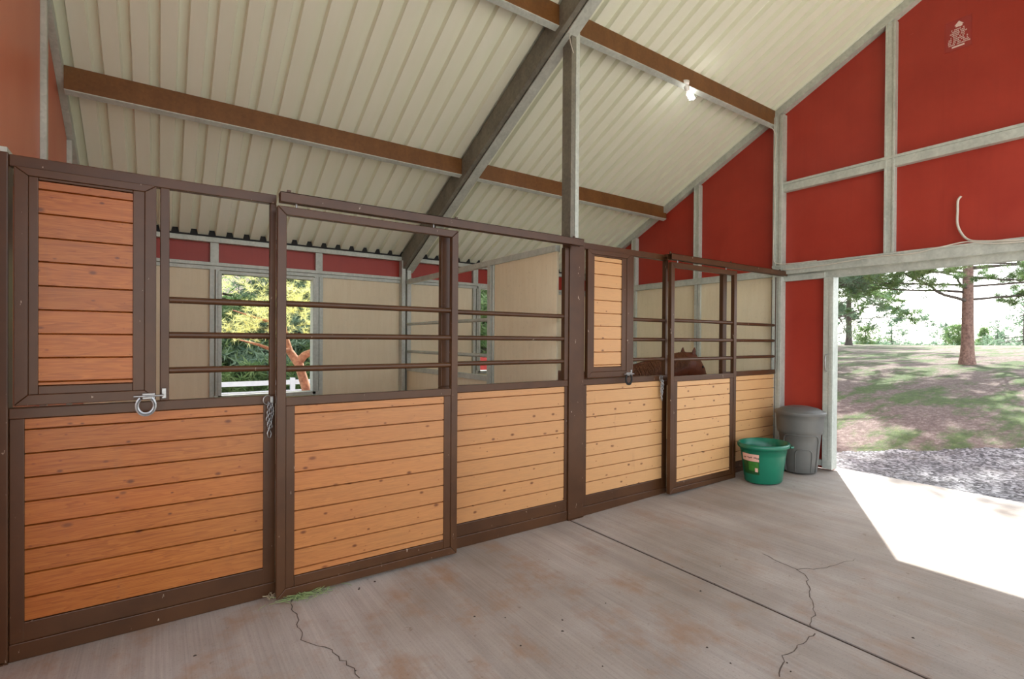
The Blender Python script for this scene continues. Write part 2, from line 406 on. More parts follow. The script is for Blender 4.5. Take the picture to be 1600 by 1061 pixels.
# back wall with two window openings
wins = [(1.275, 2.373, .93, 2.41), (4.93, 6.03, 1.13, 2.47)]
def backwall(y0, y1, z0, z1, mat, nm):
    mb = MB(); x = -.05
    for a, b, c, d in wins:
        mb.box(x, a, y0, y1, z0, z1); mb.box(a, b, y0, y1, z0, min(c, z1))
        if d < z1: mb.box(a, b, y0, y1, d, z1)
        x = b
    mb.box(x, XE + .05, y0, y1, z0, z1); return struct(mb, nm, mat)
backwall(3.70, 3.74, 0, 2.86, M['red'], 'wall_back')
bl = MB(); x = .0
for a, b, c, d in wins: bl.box(x, a, 3.675, 3.70, 0, 2.46); bl.box(a, b, 3.675, 3.70, 0, c); bl.box(a, b, 3.675, 3.70, d, 2.46) if d < 2.46 else None; x = b
bl.box(x, XE, 3.675, 3.70, 0, 2.46)
struct(bl, 'wall_back_lining', M['lining'])
struct(MB().box(7.29, 7.32, .06, 3.675, 0, 2.48), 'wall_right_lining', M['lining'])
# framing (trim)
def trim(n, mb, mat=None, bevel=.002): return struct(mb, 'trim_%d' % n, mat or M['galv'], bevel)
tn = [0]
def T(mb, mat=None):
    tn[0] += 1; return trim(tn[0], mb, mat)
T(MB().box(0, XE, 3.61, 3.70, 2.78, 2.838))                       # eave rail
cl_ = MB(); xq = -.09
while xq < XE:
    a_ = xq + .018; zb_ = 2.836; zt_ = rz(3.645) - .001
    for u0, u1, h0, h1 in ((0, .108, 0, 0), (.108, .120, 0, .054), (.120, .1745, .054, .054), (.1745, .1865, .054, 0)):
        if a_ + u0 > 0 and a_ + u1 < XE:
            cl_.add([(a_ + u0, 3.645, zb_), (a_ + u1, 3.645, zb_), (a_ + u1, 3.645, zt_ + h1), (a_ + u0, 3.645, zt_ + h0), (a_ + u0, 3.66, zb_), (a_ + u1, 3.66, zb_), (a_ + u1, 3.66, zt_ + h1), (a_ + u0, 3.66, zt_ + h0)], [(0, 1, 2, 3), (7, 6, 5, 4)])
    xq += .1865
T(cl_, M['dark'])
T(MB().box(0, XE, 3.62, 3.70, 2.50, 2.54).box(0, XE, 3.64, 3.70, 2.455, 2.497))   # rail below red strip
for x in (1.22, 2.44, 4.88, 6.10):
    T(MB().box(x - .045, x + .045, 3.64, 3.70, 2.54, 2.78))
    if x in (2.44, 6.10): T(MB().box(x - .065, x - .01, 3.61, 3.675, 0, 2.455).box(x, x + .05, 3.63, 3.675, 0, 2.455))
    else: T(MB().box(x - .05, x + .0, 3.63, 3.675, 0, 2.455).box(x + .01, x + .055, 3.61, 3.675, 0, 2.455))
# window frames
for i, (a, b, c, d) in enumerate(wins):
    wf = MB().box(a - .02, a + .02, 3.60, 3.75, c - .04, d + .02).box(b - .02, b + .02, 3.60, 3.75, c - .04, d + .02).box(a - .02, b + .02, 3.62, 3.75, d, d + .035).box(a - .06, b + .06, 3.60, 3.75, c - .05, c)
    struct(wf, 'window_%d' % (i + 1), M['galv'], .002)
# left gable studs
for y in (1.22, 2.44): T(MB().box(0, .035, y - .03, y + .03, 0, rz(y) - .1))
T(MB().box(.0, .05, .0, 3.7, 2.46, 2.56))
T(MB().slopebox(0, .05, 3.68, -1.83, rz(3.68) - .1, rz(3.68) - .005, rz(-1.83) - .1, rz(-1.83) - .005))
# end gable framing
gx = XE - .07
T(MB().box(XE - .10, XE, -.07, .045, 0, rz(0) - .1).box(XE - .115, XE - .10, -.07, -.035, 0, rz(0) - .12).box(XE - .115, XE - .1, .01, .045, 0, rz(0) - .12))   # column
for y in (1.22, 2.44, -1.22):
    zb = 2.56 if y > 0 else 2.6
    T(MB().box(gx, XE, y - .05, y + .045, zb, rz(y) - .1).box(gx - .01, gx, y - .05, y - .03, zb, rz(y) - .1).box(gx - .01, gx, y + .025, y + .045, zb, rz(y) - .1))
T(MB().box(gx - .016, XE, -4.0, -.072, 3.637, 3.665).box(gx - .006, XE, -4.0, -.072, 3.545, 3.636))   # beam
T(MB().box(gx - .04, XE, -4.0, 0.05, 2.485, 2.600).box(XE - .03, XE + .06, -3.99, -.075, 2.405, 2.487).box(gx - .05, gx - .04, -4.0, .05, 2.585, 2.605))   # lintel
T(MB().box(gx - .01, XE, .045, 3.66, 2.47, 2.56).box(gx - .02, gx - .01, .045, 3.66, 2.545, 2.56))
T(MB().slopebox(gx - .02, XE, 3.66, -1.83, rz(3.66) - .10, rz(3.66) - .005, rz(-1.83) - .10, rz(-1.83) - .005))
for y0 in (1.15, 2.39): T(MB().box(7.25, 7.29, y0, y0 + .045, 0, 2.47).box(7.25, 7.29, y0 + .055, y0 + .1, 0, 2.47))
T(MB().box(XE - .06, XE + .07, -.664, -.555, .105, 2.404).box(XE - .065, XE - .06, -.655, -.62, .2, 2.3))       # door jamb
T(MB().box(XE - .06, XE + .07, -3.1, -3.0, .0, 2.404))
T(MB().box(XE - .05, XE, -.55, -.072, 0.13, .20).box(XE - .05, XE, -.56, -.07, 2.40, 2.47))

# big framing members
def beam_thing(name, loc, label, cat, group=None): return thing(name, loc, label, cat, group)
t = thing('rafter', (3.69, 3.6, 0), 'grey steel box rafter running up the roof between the two stall bays', 'rafter')
rf = MB().slopebox(3.60, 3.655, 3.62, -1.83, rz(3.62) - .25, rz(3.62) - .002, rz(-1.83) - .25, rz(-1.83) - .002)
rf.slopebox(3.695, 3.75, 3.62, -1.83, rz(3.62) - .25, rz(3.62) - .002, rz(-1.83) - .25, rz(-1.83) - .002)
rf.slopebox(3.655, 3.695, 3.62, -1.83, rz(3.62) - .235, rz(3.62) - .04, rz(-1.83) - .235, rz(-1.83) - .04)
rf.build('channel', M['galv_dark'], t, .003)
MB().slopebox(3.745, 3.775, 3.62, -1.83, rz(3.62) - .262, rz(3.62) - .25, rz(-1.83) - .262, rz(-1.83) - .25).slopebox(3.66, 3.775, 3.62, -1.83, rz(3.62) - .268, rz(3.62) - .254, rz(-1.83) - .268, rz(-1.83) - .254).build('bottom_flange', M['galv'], t, .002)
t = thing('back_post', (3.66, 3.64, 0), 'galvanised post on the back wall under the low end of the rafter', 'post')
MB().box(3.585, 3.64, 3.56, 3.67, 0, 2.78).box(3.67, 3.73, 3.56, 3.67, 0, 2.70).build('channel', M['galv'], t, .002)
MB().box(3.64, 3.67, 3.60, 3.66, 0, 2.6).build('web', M['galv_dark'], t)
def purlin(y, x0, x1, label):
    t = thing('purlin', ((x0 + x1) / 2, y, rz(y) - .15), label, 'purlin', None)
    zt = rz(y) - .002; mb = MB()
    zn = rz(y - .05) - .002; zq = rz(y - .042) - .002; mb.slopebox(x0, x1, y - .05, y - .042, zn - .185, zn, zq - .185, zq)
    mb.build('web', M['purlin'], t, .002)
    MB().slopebox(x0, x1, y - .051, y + .005, zn - .192, zn - .184, zn - .212, zn - .204).slopebox(x0, x1, y - .002, y + .004, zn - .209, zn - .185, zn - .212, zn - .188).build('bottom_flange', M['galv'], t, .002)
purlin(1.86, .05, 3.60, 'lower roof purlin over the left stall, brown with a pale lower lip')
purlin(1.86, 3.75, XE - .02, 'lower roof purlin over the right stall, ending at the red gable wall')
purlin(.09, .05, 3.60, 'upper roof purlin left of the tall centre post, near the top of the picture')
purlin(.09, 3.80, XE - .02, 'upper roof purlin right of the tall centre post, carrying the bulb')
t = thing('centre_post', (3.76, .06, 2.53), 'tall galvanised post rising from the brown stall post to the rafter', 'post')
MB().box(3.715, 3.765, .0, .125, 2.5285, rz(.06) - .24).build('channel', M['galv_dark'], t, .003)
MB().box(3.765, 3.808, -.005, .02, 2.5285, rz(.06) - .12).box(3.765, 3.80, .02, .1, 2.5285, rz(.06) - .2).build('flange', M['galv'], t, .002)

# stall partition between the bays
t = thing('partition_panel', (3.68, .62, 0), 'solid cream partition board closing the near half between the two stalls', 'partition')
MB().box(3.665, 3.69, .13, 1.18, 0, 2.44).build('board', M['lining'], t)
MB().box(3.65, 3.705, .13, 3.56, 2.44, 2.50).box(3.65, 3.70, 1.245, 1.31, 0, 2.44).box(3.65, 3.70, 1.19, 1.2, 0, 2.44).build('frame', M['galv'], t, .002)
t = thing('partition_gate', (3.68, 2.4, 0), 'galvanised barred half of the stall partition beside the back wall', 'partition')
MB().box(3.67, 3.69, 1.31, 3.56, 0, 1.17).build('board', M['lining'], t)
MB().box(3.655, 3.705, 1.31, 3.56, 1.17, 1.23).build('rail', M['galv'], t, .002)
for z in (1.85, 1.45): MB().tube([(3.68, 1.31, z), (3.68, 3.57, z)], .021, 12).build('bar', M['galv'], t)

# ------------------------------------------------------------------ stall fronts
BH = .1213
def miter(mb, x0, x1, z0, z1, y0, y1, wl_, wr_, wb, wt, g=.0007):
    O4 = [(x0, z0), (x1, z0), (x1, z1), (x0, z1)]; I4 = [(x0 + wl_, z0 + wb), (x1 - wr_, z0 + wb), (x1 - wr_, z1 - wt), (x0 + wl_, z1 - wt)]
    for i in range(4):
        j = (i + 1) % 4; q = [O4[i], O4[j], I4[j], I4[i]]; dx, dz = (g, 0) if i % 2 == 0 else (0, g)
        q = [(q[0][0] + dx, q[0][1] + dz) if i < 2 else (q[0][0] - dx, q[0][1] - dz), (q[1][0] - dx, q[1][1] - dz) if i < 2 else (q[1][0] + dx, q[1][1] + dz),
             (q[2][0] - dx, q[2][1] - dz) if i < 2 else (q[2][0] + dx, q[2][1] + dz), (q[3][0] + dx, q[3][1] + dz) if i < 2 else (q[3][0] - dx, q[3][1] - dz)]
        mb.add([(x, y0, z) for x, z in q] + [(x, y1, z) for x, z in q], [(0, 1, 2, 3), (7, 6, 5, 4)] + [(k, (k + 1) % 4 + 0, (k + 1) % 4 + 4, k + 4) for k in range(4)])
    return mb
def boards(x0, x1, y0, y1, z0, z1, zref=.1855):
    mb = MB(); k = math.floor((z0 - zref) / BH + 1e-4); z = zref + k * BH
    while z < z1 - 1e-4:
        a = max(z, z0) + .003; b = min(z + BH, z1) - .003
        if b - a > .004:
            c = .005; vs = []
            for x in (x0, x1): vs += [(x, y0 + .014, a - .001), (x, y0, a + .0015), (x, y0, b - .0015), (x, y0 + .014, b + .001), (x, y1, b + .004), (x, y1, a - .004)]
            mb.add(vs, [(0, 1, 2, 3, 4, 5), (11, 10, 9, 8, 7, 6)] + [(i, (i + 1) % 6, (i + 1) % 6 + 6, i + 6) for i in range(6)])
        z += BH
    return mb
ZM0, ZM1 = 1.213, 1.268
BARZ = (1.841, 1.640, 1.438)
def post(x0, x1, y0, y1, z1, label, name='stall_post'):
    zq = zf(x0)
    t = thing(name, ((x0 + x1) / 2, (y0 + y1) / 2, 0), label, 'post')
    MB().box(x0, x1, y0, y1, zq + 0.008, z1).build('box_tube', M['brown'], t, .006)
    MB().box(x0 - .0, x1 + .0, y0 - .004, y1 + .004, zq, zq + .008).build('foot_plate', M['brown'], t)
    return t
post(-.03, .055, -.006, .1, 2.535, 'brown post at the left edge of the picture, hinge side of the big feed door')
tp = post(3.702, 3.884, -.012, .095, 2.528, 'wide brown post between the two stalls, right of the left sliding door')
post(7.262, 7.315, .052, .085, 2.44, 'slim post closing the stall front at the red end wall')

def fixed_panel(xa, xb, xw0, xw1, label, feed=None, top=True, post_l=None):
    """xa..xb outer frame, xw0..xw1 wood; feed = (x of divider left, right)"""
    t = thing('stall_barrier', ((xa + xb) / 2, .025, 0), label, 'stall panel')
    zb = zf(xa); zs = .088 + zb * .6; f = MB().box(xa, xb, .0, .05, zb + .001, zs).box(xa + .004, xb - .004, .006, .046, zs, .1855)
    f.box(xa, xb, 0, .05, ZM0, ZM1)
    f.box(xa + .001, xw0, .004, .048, zs, ZM0).box(xw1, xb - .001, .004, .048, zs, ZM0)
    if top: f.box(xa + .0, xb, 0.001, .05, 2.47, 2.528)
    if feed:
        f.box(feed[0], feed[1], 0, .05, ZM1, 2.47); f.box(xb - .035, xb, 0, .05, ZM1, 2.47)
        if post_l: f.box(xa, xa + .008, .0, .05, ZM1, 2.47)
    else: f.box(xa, xa + .075, 0, .05, ZM1, 2.46).box(xb - .045, xb, 0, .05, ZM1, 2.46)
    f.build('frame', M['brown'], t, .004)
    boards(xw0, xw1, .012, .036, .1855, ZM0).build('wood_boards', M['wood'], t)
    x0 = feed[1] if feed else xa + .075
    x1 = (xb - .035) if feed else xb - .045
    for z in BARZ: MB().tube([(x0 - .005, .025, z), (x1 + .005, .025, z)], .019, 14).build('bar', M['brown'], t)
    return t
fixed_panel(.056, 1.275, .113, 1.205, 'left stall panel of orange pine boards below the open feed bars', (.672, .716))
fixed_panel(2.43, 3.70, 2.563, 3.665, 'left stall panel between sliding door and wide post, scuffed pine below three bars', None, False)
fixed_panel(3.886, 5.075, 3.93, 5.004, 'right stall panel under the small feed door, pale pine boards', (4.488, 4.55))
fixed_panel(6.06, 7.26, 6.20, 7.214, 'last right stall panel behind the green tub, darker pine boards', None, False)

def horseshoe(mb, c, r, y):
    prof = []
    for i in range(21):
        a = math.radians(-232 + i * (284 / 20)); rr = r * (1.0 + .06 * abs(math.cos(a)))
        prof.append((a, rr))
    rings = []
    for a, rr in prof:
        ring = []
        for dr, dy in ((-.010, -.004), (-.002, -.007), (.001, -.003), (.003, -.007), (.012, -.004), (.012, .004), (-.010, .004)):
            q = rr + dr; ring.append((c[0] + q * math.cos(a) * .80, y + dy, c[1] + q * math.sin(a)))
        rings.append(ring)
    mb.loft(rings, smooth=False)
def feed_door(x0, x1, wx0, wx1, label, shoe='steel'):
    t = thing('feed_door', ((x0 + x1) / 2, -.02, 1.28), label, 'feed door')
    z0, z1 = 1.282, 2.466; y0 = -.035; e = .052
    f = miter(MB(), x0, x1, z0, z1, y0, y0 + .04, e, e, e, .04)
    f.box(x0 + e, wx0, y0 + .006, y0 + .036, z0 + e, z1 - .04).box(wx1, x1 - e, y0 + .006, y0 + .036, z0 + e, z1 - .04)
    f.box(wx0 + .0005, wx1 - .0005, y0 + .007, y0 + .036, z0 + e, 1.376).box(wx0 + .0005, wx1 - .0005, y0 + .007, y0 + .036, 2.413, z1 - .04)
    f.build('frame', M['brown'], t, .003)
    boards(wx0, wx1, y0 + .014, y0 + .034, 1.376, 2.413, 1.276).build('wood_boards', M['wood'], t)
    # latch: bolt barrel, bolt and the horseshoe that serves as its handle
    lb = MB().box(x1 - .062, x1 - .004, y0 - .012, y0, 1.285, 1.318); L = lb.build('latch', M['steel'], t, .003)
    MB().tube([(x1 - .10, y0 - .016, 1.303), (x1 + .035, y0 - .016, 1.303)], .006, 10).build('bolt', M['steel'], L).location = (0, 0, 0)
    h = MB(); horseshoe(h, (x1 - .045, 1.252), .046, y0 - .024); ho = h.build('horseshoe_handle', M[shoe], L); ho.location = (0, 0, 0)
    return t
def fix_sub(t):
    pass
FD1 = feed_door(.079, .655, .168, .550, 'large feed door at far left, orange pine in a brown frame with a horseshoe latch')
FD2 = feed_door(3.902, 4.470, 3.988, 4.354, 'small feed door right of the wide post, pale pine in a brown frame', 'dark')
for nm, x in (('left', .69), ('right', 4.50)):
    kp = MB().box(x - .008, x + .012, -.022, 0, 1.283, 1.34)
    o = kp.build('latch_keeper', M['steel'], None, .002, loc=(x, -.01, 1.283))
    tag(o, 'steel latch keeper beside the %s feed door' % ('large orange' if nm == 'left' else 'small pale'), 'latch')

def track(x0, x1, label):
    t = thing('door_track', ((x0 + x1) / 2, -.1, 2.46), label, 'door track')
    f = MB().box(x0, x1, -.132, -.126, 2.462, 2.522).box(x0, x1, -.074, -.068, 2.462, 2.522).box(x0, x1, -.132, -.068, 2.516, 2.522)
    f.box(x0, x1, -.126, -.112, 2.462, 2.467).box(x0, x1, -.088, -.074, 2.462, 2.467)
    f.build('rail', M['brown'], t, .0015)
    n = 3
    for i in range(n):
        x = x0 + .06 + (x1 - x0 - .12) * i / (n - 1)
        MB().box(x - .02, x + .02, -.110, -.001, 2.522, 2.530).box(x - .02, x + .02, -.07, -.001, 2.50, 2.53).box(x - .012, x + .012, -.07, -.06, 2.53, 2.552).build('bracket', M['brown'], t, .002)
    return t
track(1.275, 3.76, 'long brown sliding-door track above the left sliding door')
track(4.965, 7.245, 'pale sunlit sliding-door track above the right sliding door, ending at the red wall')

def sliding_door(x0, x1, wx0, wx1, label):
    t = thing('sliding_door', ((x0 + x1) / 2, -.1, .02), label, 'sliding door')
    y0, y1 = -.115, -.07; e = .052; z0 = .022 + zf(x0); zt = 2.438; zw = max(.14, z0 + .105)
    f = miter(MB(), x0, x1, z0, zt, y0, y1, e, e, .055, .052)
    f.box(x0 + e, x1 - e, y0 + .002, y1 - .002, 1.208, 1.262)
    f.box(x0 + e, wx0, y0 + .006, y1 - .004, z0 + .055, 1.208).box(wx1, x1 - e, y0 + .006, y1 - .004, z0 + .055, 1.208).box(wx0, wx1, y0 + .007, y1 - .005, z0 + .055, zw)
    f.build('frame', M['brown'], t, .004)
    boards(wx0, wx1, y0 + .012, y1 - .008, zw, 1.208, .182).build('wood_boards', M['wood'], t)
    for z in (1.842, 1.640, 1.436): MB().tube([(x0 + e - .004, -.085, z), (x1 - e + .004, -.085, z)], .019, 14).build('bar', M['brown'], t)
    for x in (x0 + .11, x1 - .20):
        h = MB().tube([(x, -.1, zt - .005), (x, -.1, 2.475)], .006, 8).tube([(x, -.109, 2.483), (x, -.091, 2.483)], .014, 14); h.build('hanger_roller', M['steel'], t)
    return t
sliding_door(1.262, 2.512, 1.366, 2.402, 'left sliding stall door, open bars over orange pine, hay at its foot')
sliding_door(4.985, 6.155, 5.10, 6.045, 'right sliding stall door, pale pine, in front of the horse')

# chains
def link(mb, c, rx, rzz, r, ang):
    pts = []
    for i in range(17):
        a = 2 * PI * i / 16; u = rx * math.cos(a); v = rzz * math.sin(a)
        pts.append((c[0] + u * math.cos(ang), c[1] + u * math.sin(ang), c[2] + v))
    mb.tube(pts, r, 6, False)
def chain(x, y, z, label):
    t = thing('door_chain', (x, y, z), label, 'chain', None)
    ring = MB(); link(ring, (x - .012, y, z - .02), .026, .028, .0032, .2); ring.build('ring', M['steel'], t)
    ln = MB(); z_ = z - .045
    for k in range(9):
        a = 0 if k % 2 else PI / 2; link(ln, (x - .008 + .004 * math.sin(k), y - .004, z_ - k * .0185), .0085, .0145, .0032, a + .3)
    for k in range(8):
        a = 0 if k % 2 else PI / 2; link(ln, (x + .010 + .006 * math.sin(k * .8), y - .006, z_ - .008 - k * .0185), .0085, .0145, .0032, a + .5)
    ln.build('links', M['steel'], t)
    MB().tube([(x - .004, y - .004, z_ - .155), (x - .014, y - .008, z_ - .18), (x - .010, y - .008, z_ - .205), (x + .004, y - .006, z_ - .21), (x + .010, y - .004, z_ - .185), (x + .002, y - .004, z_ - .165)], .0034, 8).build('snap_hook', M['steel'], t)
    MB().box(x + .004, x + .020, y, -.0005, z - .06, z).build('eye_plate', M['steel'], t)
chain(1.236, -.022, 1.262, 'short steel chain and snap hook beside the left sliding door')
chain(4.955, -.022, 1.262, 'short steel chain and snap hook beside the right sliding door')

# ------------------------------------------------------------------ bulb, cables, handle, notice
bx, by = 5.40, .065; bz = rz(.09) - .15
t = thing('light_bulb', (bx, by, bz), 'bare glowing spiral bulb in a holder under the upper right purlin', 'light bulb')
MB().lathe([(0, -.035), (.03, -.035), (.05, -.03), (.055, 0), (0, 0)], (bx, by, bz + .02), 20).build('junction_box', M['lamp_white'], t)
d = Vector((.45, -.08, -.6)).normalized(); s0 = Vector((bx + .02, by, bz - .01))
MB().tube([s0, s0 + d * .05, s0 + d * .075], [.024, .026, .02], 16).build('holder', M['lamp_white'], t)
u_ = d.orthogonal().normalized(); v_ = d.cross(u_); hp = []
for i in range(90):
    a = i / 89 * 2 * PI * 4; hp.append(s0 + d * (.085 + .085 * i / 89) + (u_ * math.cos(a) + v_ * math.sin(a)) * .024)
MB().tube(hp, .0085, 8).tube([s0 + d * .07, s0 + d * .16], .012, 8).build('glowing_spiral', M['bulb'], t)
def cable(name, pts, r, label, cat='cable', mat='cable'):
    P = [Vector(p) for p in pts]; o = []
    for i in range(len(P) - 1):
        p0 = P[max(i - 1, 0)]; p1 = P[i]; p2 = P[i + 1]; p3 = P[min(i + 2, len(P) - 1)]
        for k in range(6):
            u = k / 6; o.append(.5 * ((2 * p1) + (-p0 + p2) * u + (2 * p0 - 5 * p1 + 4 * p2 - p3) * u * u + (-p0 + 3 * p1 - 3 * p2 + p3) * u ** 3))
    o.append(P[-1]); mb = MB().tube(o, r, 8)
    return tag(mb.build(name, M[mat], None, loc=tuple(P[0])), label, cat)
cx = 7.195
cable('cable', [(XE - .03, -1.825, 3.10), (7.29, -1.80, 3.06), (7.28, -1.80, 2.95), (7.28, -1.80, 2.83), (7.28, -1.83, 2.73), (7.25, -1.89, 2.65), (7.22, -1.98, 2.615), (cx, -2.2, 2.585), (cx, -2.6, 2.56), (cx, -3.2, 2.57)], .011, 'pale conduit dropping down the red panel above the doorway and bending right')
cable('cable', [(cx, -.10, 2.545), (cx, -.3, 2.535), (cx, -.6, 2.545), (cx, -.9, 2.565), (cx, -1.2, 2.575), (cx, -1.45, 2.565), (cx, -1.7, 2.60), (7.205, -1.90, 2.622), (cx - .01, -2.1, 2.572), (cx - .01, -2.6, 2.55), (cx - .01, -3.2, 2.56)], .006, 'thin wavy white cable along the lintel over the doorway')
cable('cable', [(7.16, .10, rz(.1) - .16), (7.20, .04, 4.36), (7.198, .012, 4.2), (7.198, .03, 3.8), (7.198, .015, 3.4), (7.198, .028, 3.0), (7.19, .02, 2.72), (7.17, -.03, 2.63), (7.185, -.2, 2.61), (7.20, -.5, 2.612)], .005, 'thin white cable hanging down the end wall column')
cable('wire_loop', [(3.70, .02, 4.40), (3.66, -.03, 4.33), (3.67, -.04, 4.25), (3.72, -.02, 4.20)], .004, 'small wire loop on the tall post just under the roof')
t = thing('pull_handle', (7.25, -.60, 1.27), 'small chrome pull handle on the grey doorway jamb', 'handle')
MB().tube([(7.26, -.60, 1.48), (7.225, -.60, 1.475), (7.215, -.60, 1.43), (7.215, -.60, 1.33), (7.225, -.60, 1.285), (7.26, -.60, 1.28)], .007, 10).build('grip', M['steel'], t)
# notice stuck high on the red gable
t = thing('notice', (XE - .001, -1.78, 4.60), 'small red notice with white house shape and text lines high on the gable', 'notice')
MB().box(XE - .003, XE - .0006, -1.885, -1.675, 4.60, 4.905).build('sheet', M['film'], t)
pr_ = MB(); xs = XE - .0042
def yz(pts): pr_.add([(xs, y, z) for y, z in pts], [tuple(range(len(pts)))])
yz([(-1.748, 4.845), (-1.785, 4.885), (-1.822, 4.845), (-1.812, 4.845), (-1.812, 4.828), (-1.795, 4.822), (-1.785, 4.828), (-1.758, 4.828), (-1.758, 4.845)])
pr_.build('house_symbol', M['paper'], t); pr_ = MB()
zz = 4.812
for wd in (.11, .12, .13, .10, .12, .15, .16, .16, .17):
    y = -1.78 + wd / 2; 
    while y > -1.78 - wd / 2:
        lw = random.choice((.006, .008, .010)); 
        if random.random() > .14: yz([(y, zz), (y - lw, zz), (y - lw, zz - .012), (y - lw * .6, zz - .012), (y - lw * .6, zz - .005), (y - lw * .3, zz - .005), (y - lw * .3, zz - .012), (y, zz - .012)])
        y -= lw + .0035
    zz -= .0185
yz([(-1.73, zz - .004), (-1.83, zz - .004), (-1.83, zz - .02), (-1.73, zz - .02)])
pr_.build('lettering', M['paper'], t)

# ------------------------------------------------------------------ rubbish bin and tub
bc = (7.0, -.42); bz0 = zf(7.0)
t = thing('rubbish_bin', (bc[0], bc[1], 0), 'grey plastic rubbish bin with a lid beside the doorway', 'bin')
def seg(a):  # flattened wheels side profile
    return 1.0
body = MB().lathe([(0, .012), (.195, .012), (.205, .03), (.222, .20), (.238, .40), (.246, .50), (.268, .515), (.272, .56), (.282, .68), (.287, .74), (.296, .745), (.298, .765), (.29, .775), (.275, .77), (.26, .62), (.19, .03), (0, .03)], (*bc, 0), 48)
body.build('body', M['can'], t)
lid = MB().lathe([(.302, .762), (.305, .778), (.298, .79), (.27, .793), (.262, .80), (.22, .825), (.12, .848), (.0, .855)], (*bc, 0), 48)
lo = lid.build('lid', M['can'], t)
# shallow moulded panels on the body facing the aisle
def can_r(z):
    pts = [(.03, .205), (.20, .222), (.40, .238), (.50, .246), (.56, .272), (.74, .287)]
    for (a, ra), (b, rb) in zip(pts, pts[1:]):
        if a <= z <= b: return ra + (rb - ra) * (z - a) / (b - a)
    return .2
def arch(a0, half, z0, z1, off, r, nm, rc=.06):
    pts = []
    for z in np.linspace(z0, z1 - rc, 8): pts.append((a0 - half, z))
    for q in np.linspace(0, PI / 2, 5)[1:]: pts.append((a0 - half + rc / .24 * (1 - math.cos(q)), z1 - rc + rc * math.sin(q)))
    for a in np.linspace(a0 - half + rc / .24, a0 + half - rc / .24, 8)[1:-1]: pts.append((a, z1))
    for q in np.linspace(PI / 2, 0, 5): pts.append((a0 + half - rc / .24 * (1 - math.cos(q)), z1 - rc + rc * math.sin(q)))
    for z in np.linspace(z1 - rc, z0, 8)[1:]: pts.append((a0 + half, z))
    return MB().tube([(bc[0] + (can_r(z) + off) * math.cos(a), bc[1] + (can_r(z) + off) * math.sin(a), z) for a, z in pts], r, 6).build(nm, M['can'], t)
ad = math.atan2(-3.4966 - bc[1], .6665 - bc[0])
arch(ad + .22, .44, .03, .32, .002, .006, 'lower_rib')
arch(ad + .1, .95, .03, .50, .004, .009, 'upper_rib', .08)
hb = MB(); ha = ad - 1.15
MB().tube([(bc[0] + .27 * math.cos(ha), bc[1] + .27 * math.sin(ha), .44), (bc[0] + .275 * math.cos(ha), bc[1] + .275 * math.sin(ha), .42), (bc[0] + .27 * math.cos(ha), bc[1] + .27 * math.sin(ha), .05)], .008, 8).build('side_rod', M['can'], t)

t.location.z = bz0 + .0
t.scale = (.90, .90, .925)
tc = (6.28, -.375); tz0 = zf(6.34)
t = thing('feed_tub', (tc[0], tc[1], 0), 'large green plastic tub with a side handle, standing before the grey bin', 'tub')
tubprof = [(0, .006), (.205, .006), (.215, .02), (.232, .15), (.252, .30), (.268, .385), (.292, .39), (.297, .405), (.295, .43), (.285, .438), (.27, .432), (.25, .36), (.205, .03), (0, .025)]
MB().lathe(tubprof, (*tc, 0), 56, 1.04, .86).build('tub_body', M['tub'], t)
def tub_pt(a, z, off=0):
    r = np.interp(z, [.02, .15, .30, .385], [.215, .232, .252, .268]) + off
    return (tc[0] + r * 1.04 * math.cos(a), tc[1] + r * .86 * math.sin(a), z)
for sgn, a0 in ((1, -.62),):
    h = MB(); cxh = Vector((math.cos(a0), math.sin(a0) * .86, 0)); tg = Vector((-math.sin(a0), math.cos(a0), 0)); b = Vector((tc[0], tc[1], .385)) + cxh * .29
    pts = [b - tg * .065, b - tg * .062 + cxh * .035, b - tg * .03 + cxh * .052, b + tg * .03 + cxh * .052, b + tg * .062 + cxh * .035, b + tg * .065]
    h.tube(pts, .013, 8); h.build('handle', M['tub'], t)
def patch(a0, a1, z0, z1, off, mat, nm, skew=0, n=10, par=None):
    vs = []
    for i in range(n + 1):
        a = a0 + (a1 - a0) * i / n; dz = skew * i / n
        vs += [tub_pt(a, z0 + dz, off), tub_pt(a, z1 + dz, off)]
    return MB().add(vs, [(2 * i, 2 * i + 2, 2 * i + 3, 2 * i + 1) for i in range(n)]).build(nm, M[mat], par or t)
at = math.atan2(-3.4966 - tc[1], .6665 - tc[0])
a0, a1 = at - 1.02, at - .10
lbl = patch(a0, a1, .11, .29, .0015, 'label_dark', 'label')
def sub(o): o.location = (0, 0, 0); return o
MBp = lambda *a, **k: sub(patch(*a, par=lbl, **k))
MBp(a0, a1, .255, .335, .0025, 'label_pink', 'header')
MBp(a0 + .38, a1 - .02, .15, .25, .0025, 'label_green', 'leaf_picture')
MBp(a1 - .2, a1 - .06, .14, .185, .0035, 'label_pink', 'white_mark')
hd = MB()
for i in range(13):
    a = a0 + .1 + i * .065
    if i in (3, 8): continue
    z = .285 + random.uniform(-.004, .008); q = [tub_pt(a, z, .0038), tub_pt(a + .045, z, .0038), tub_pt(a + .04, z + .014, .0038), tub_pt(a + .005, z + .016, .0038)]
    hd.add(q, [(0, 1, 2, 3)])
sub(hd.build('header_print', M['dark'], lbl))
t.location.z = tz0
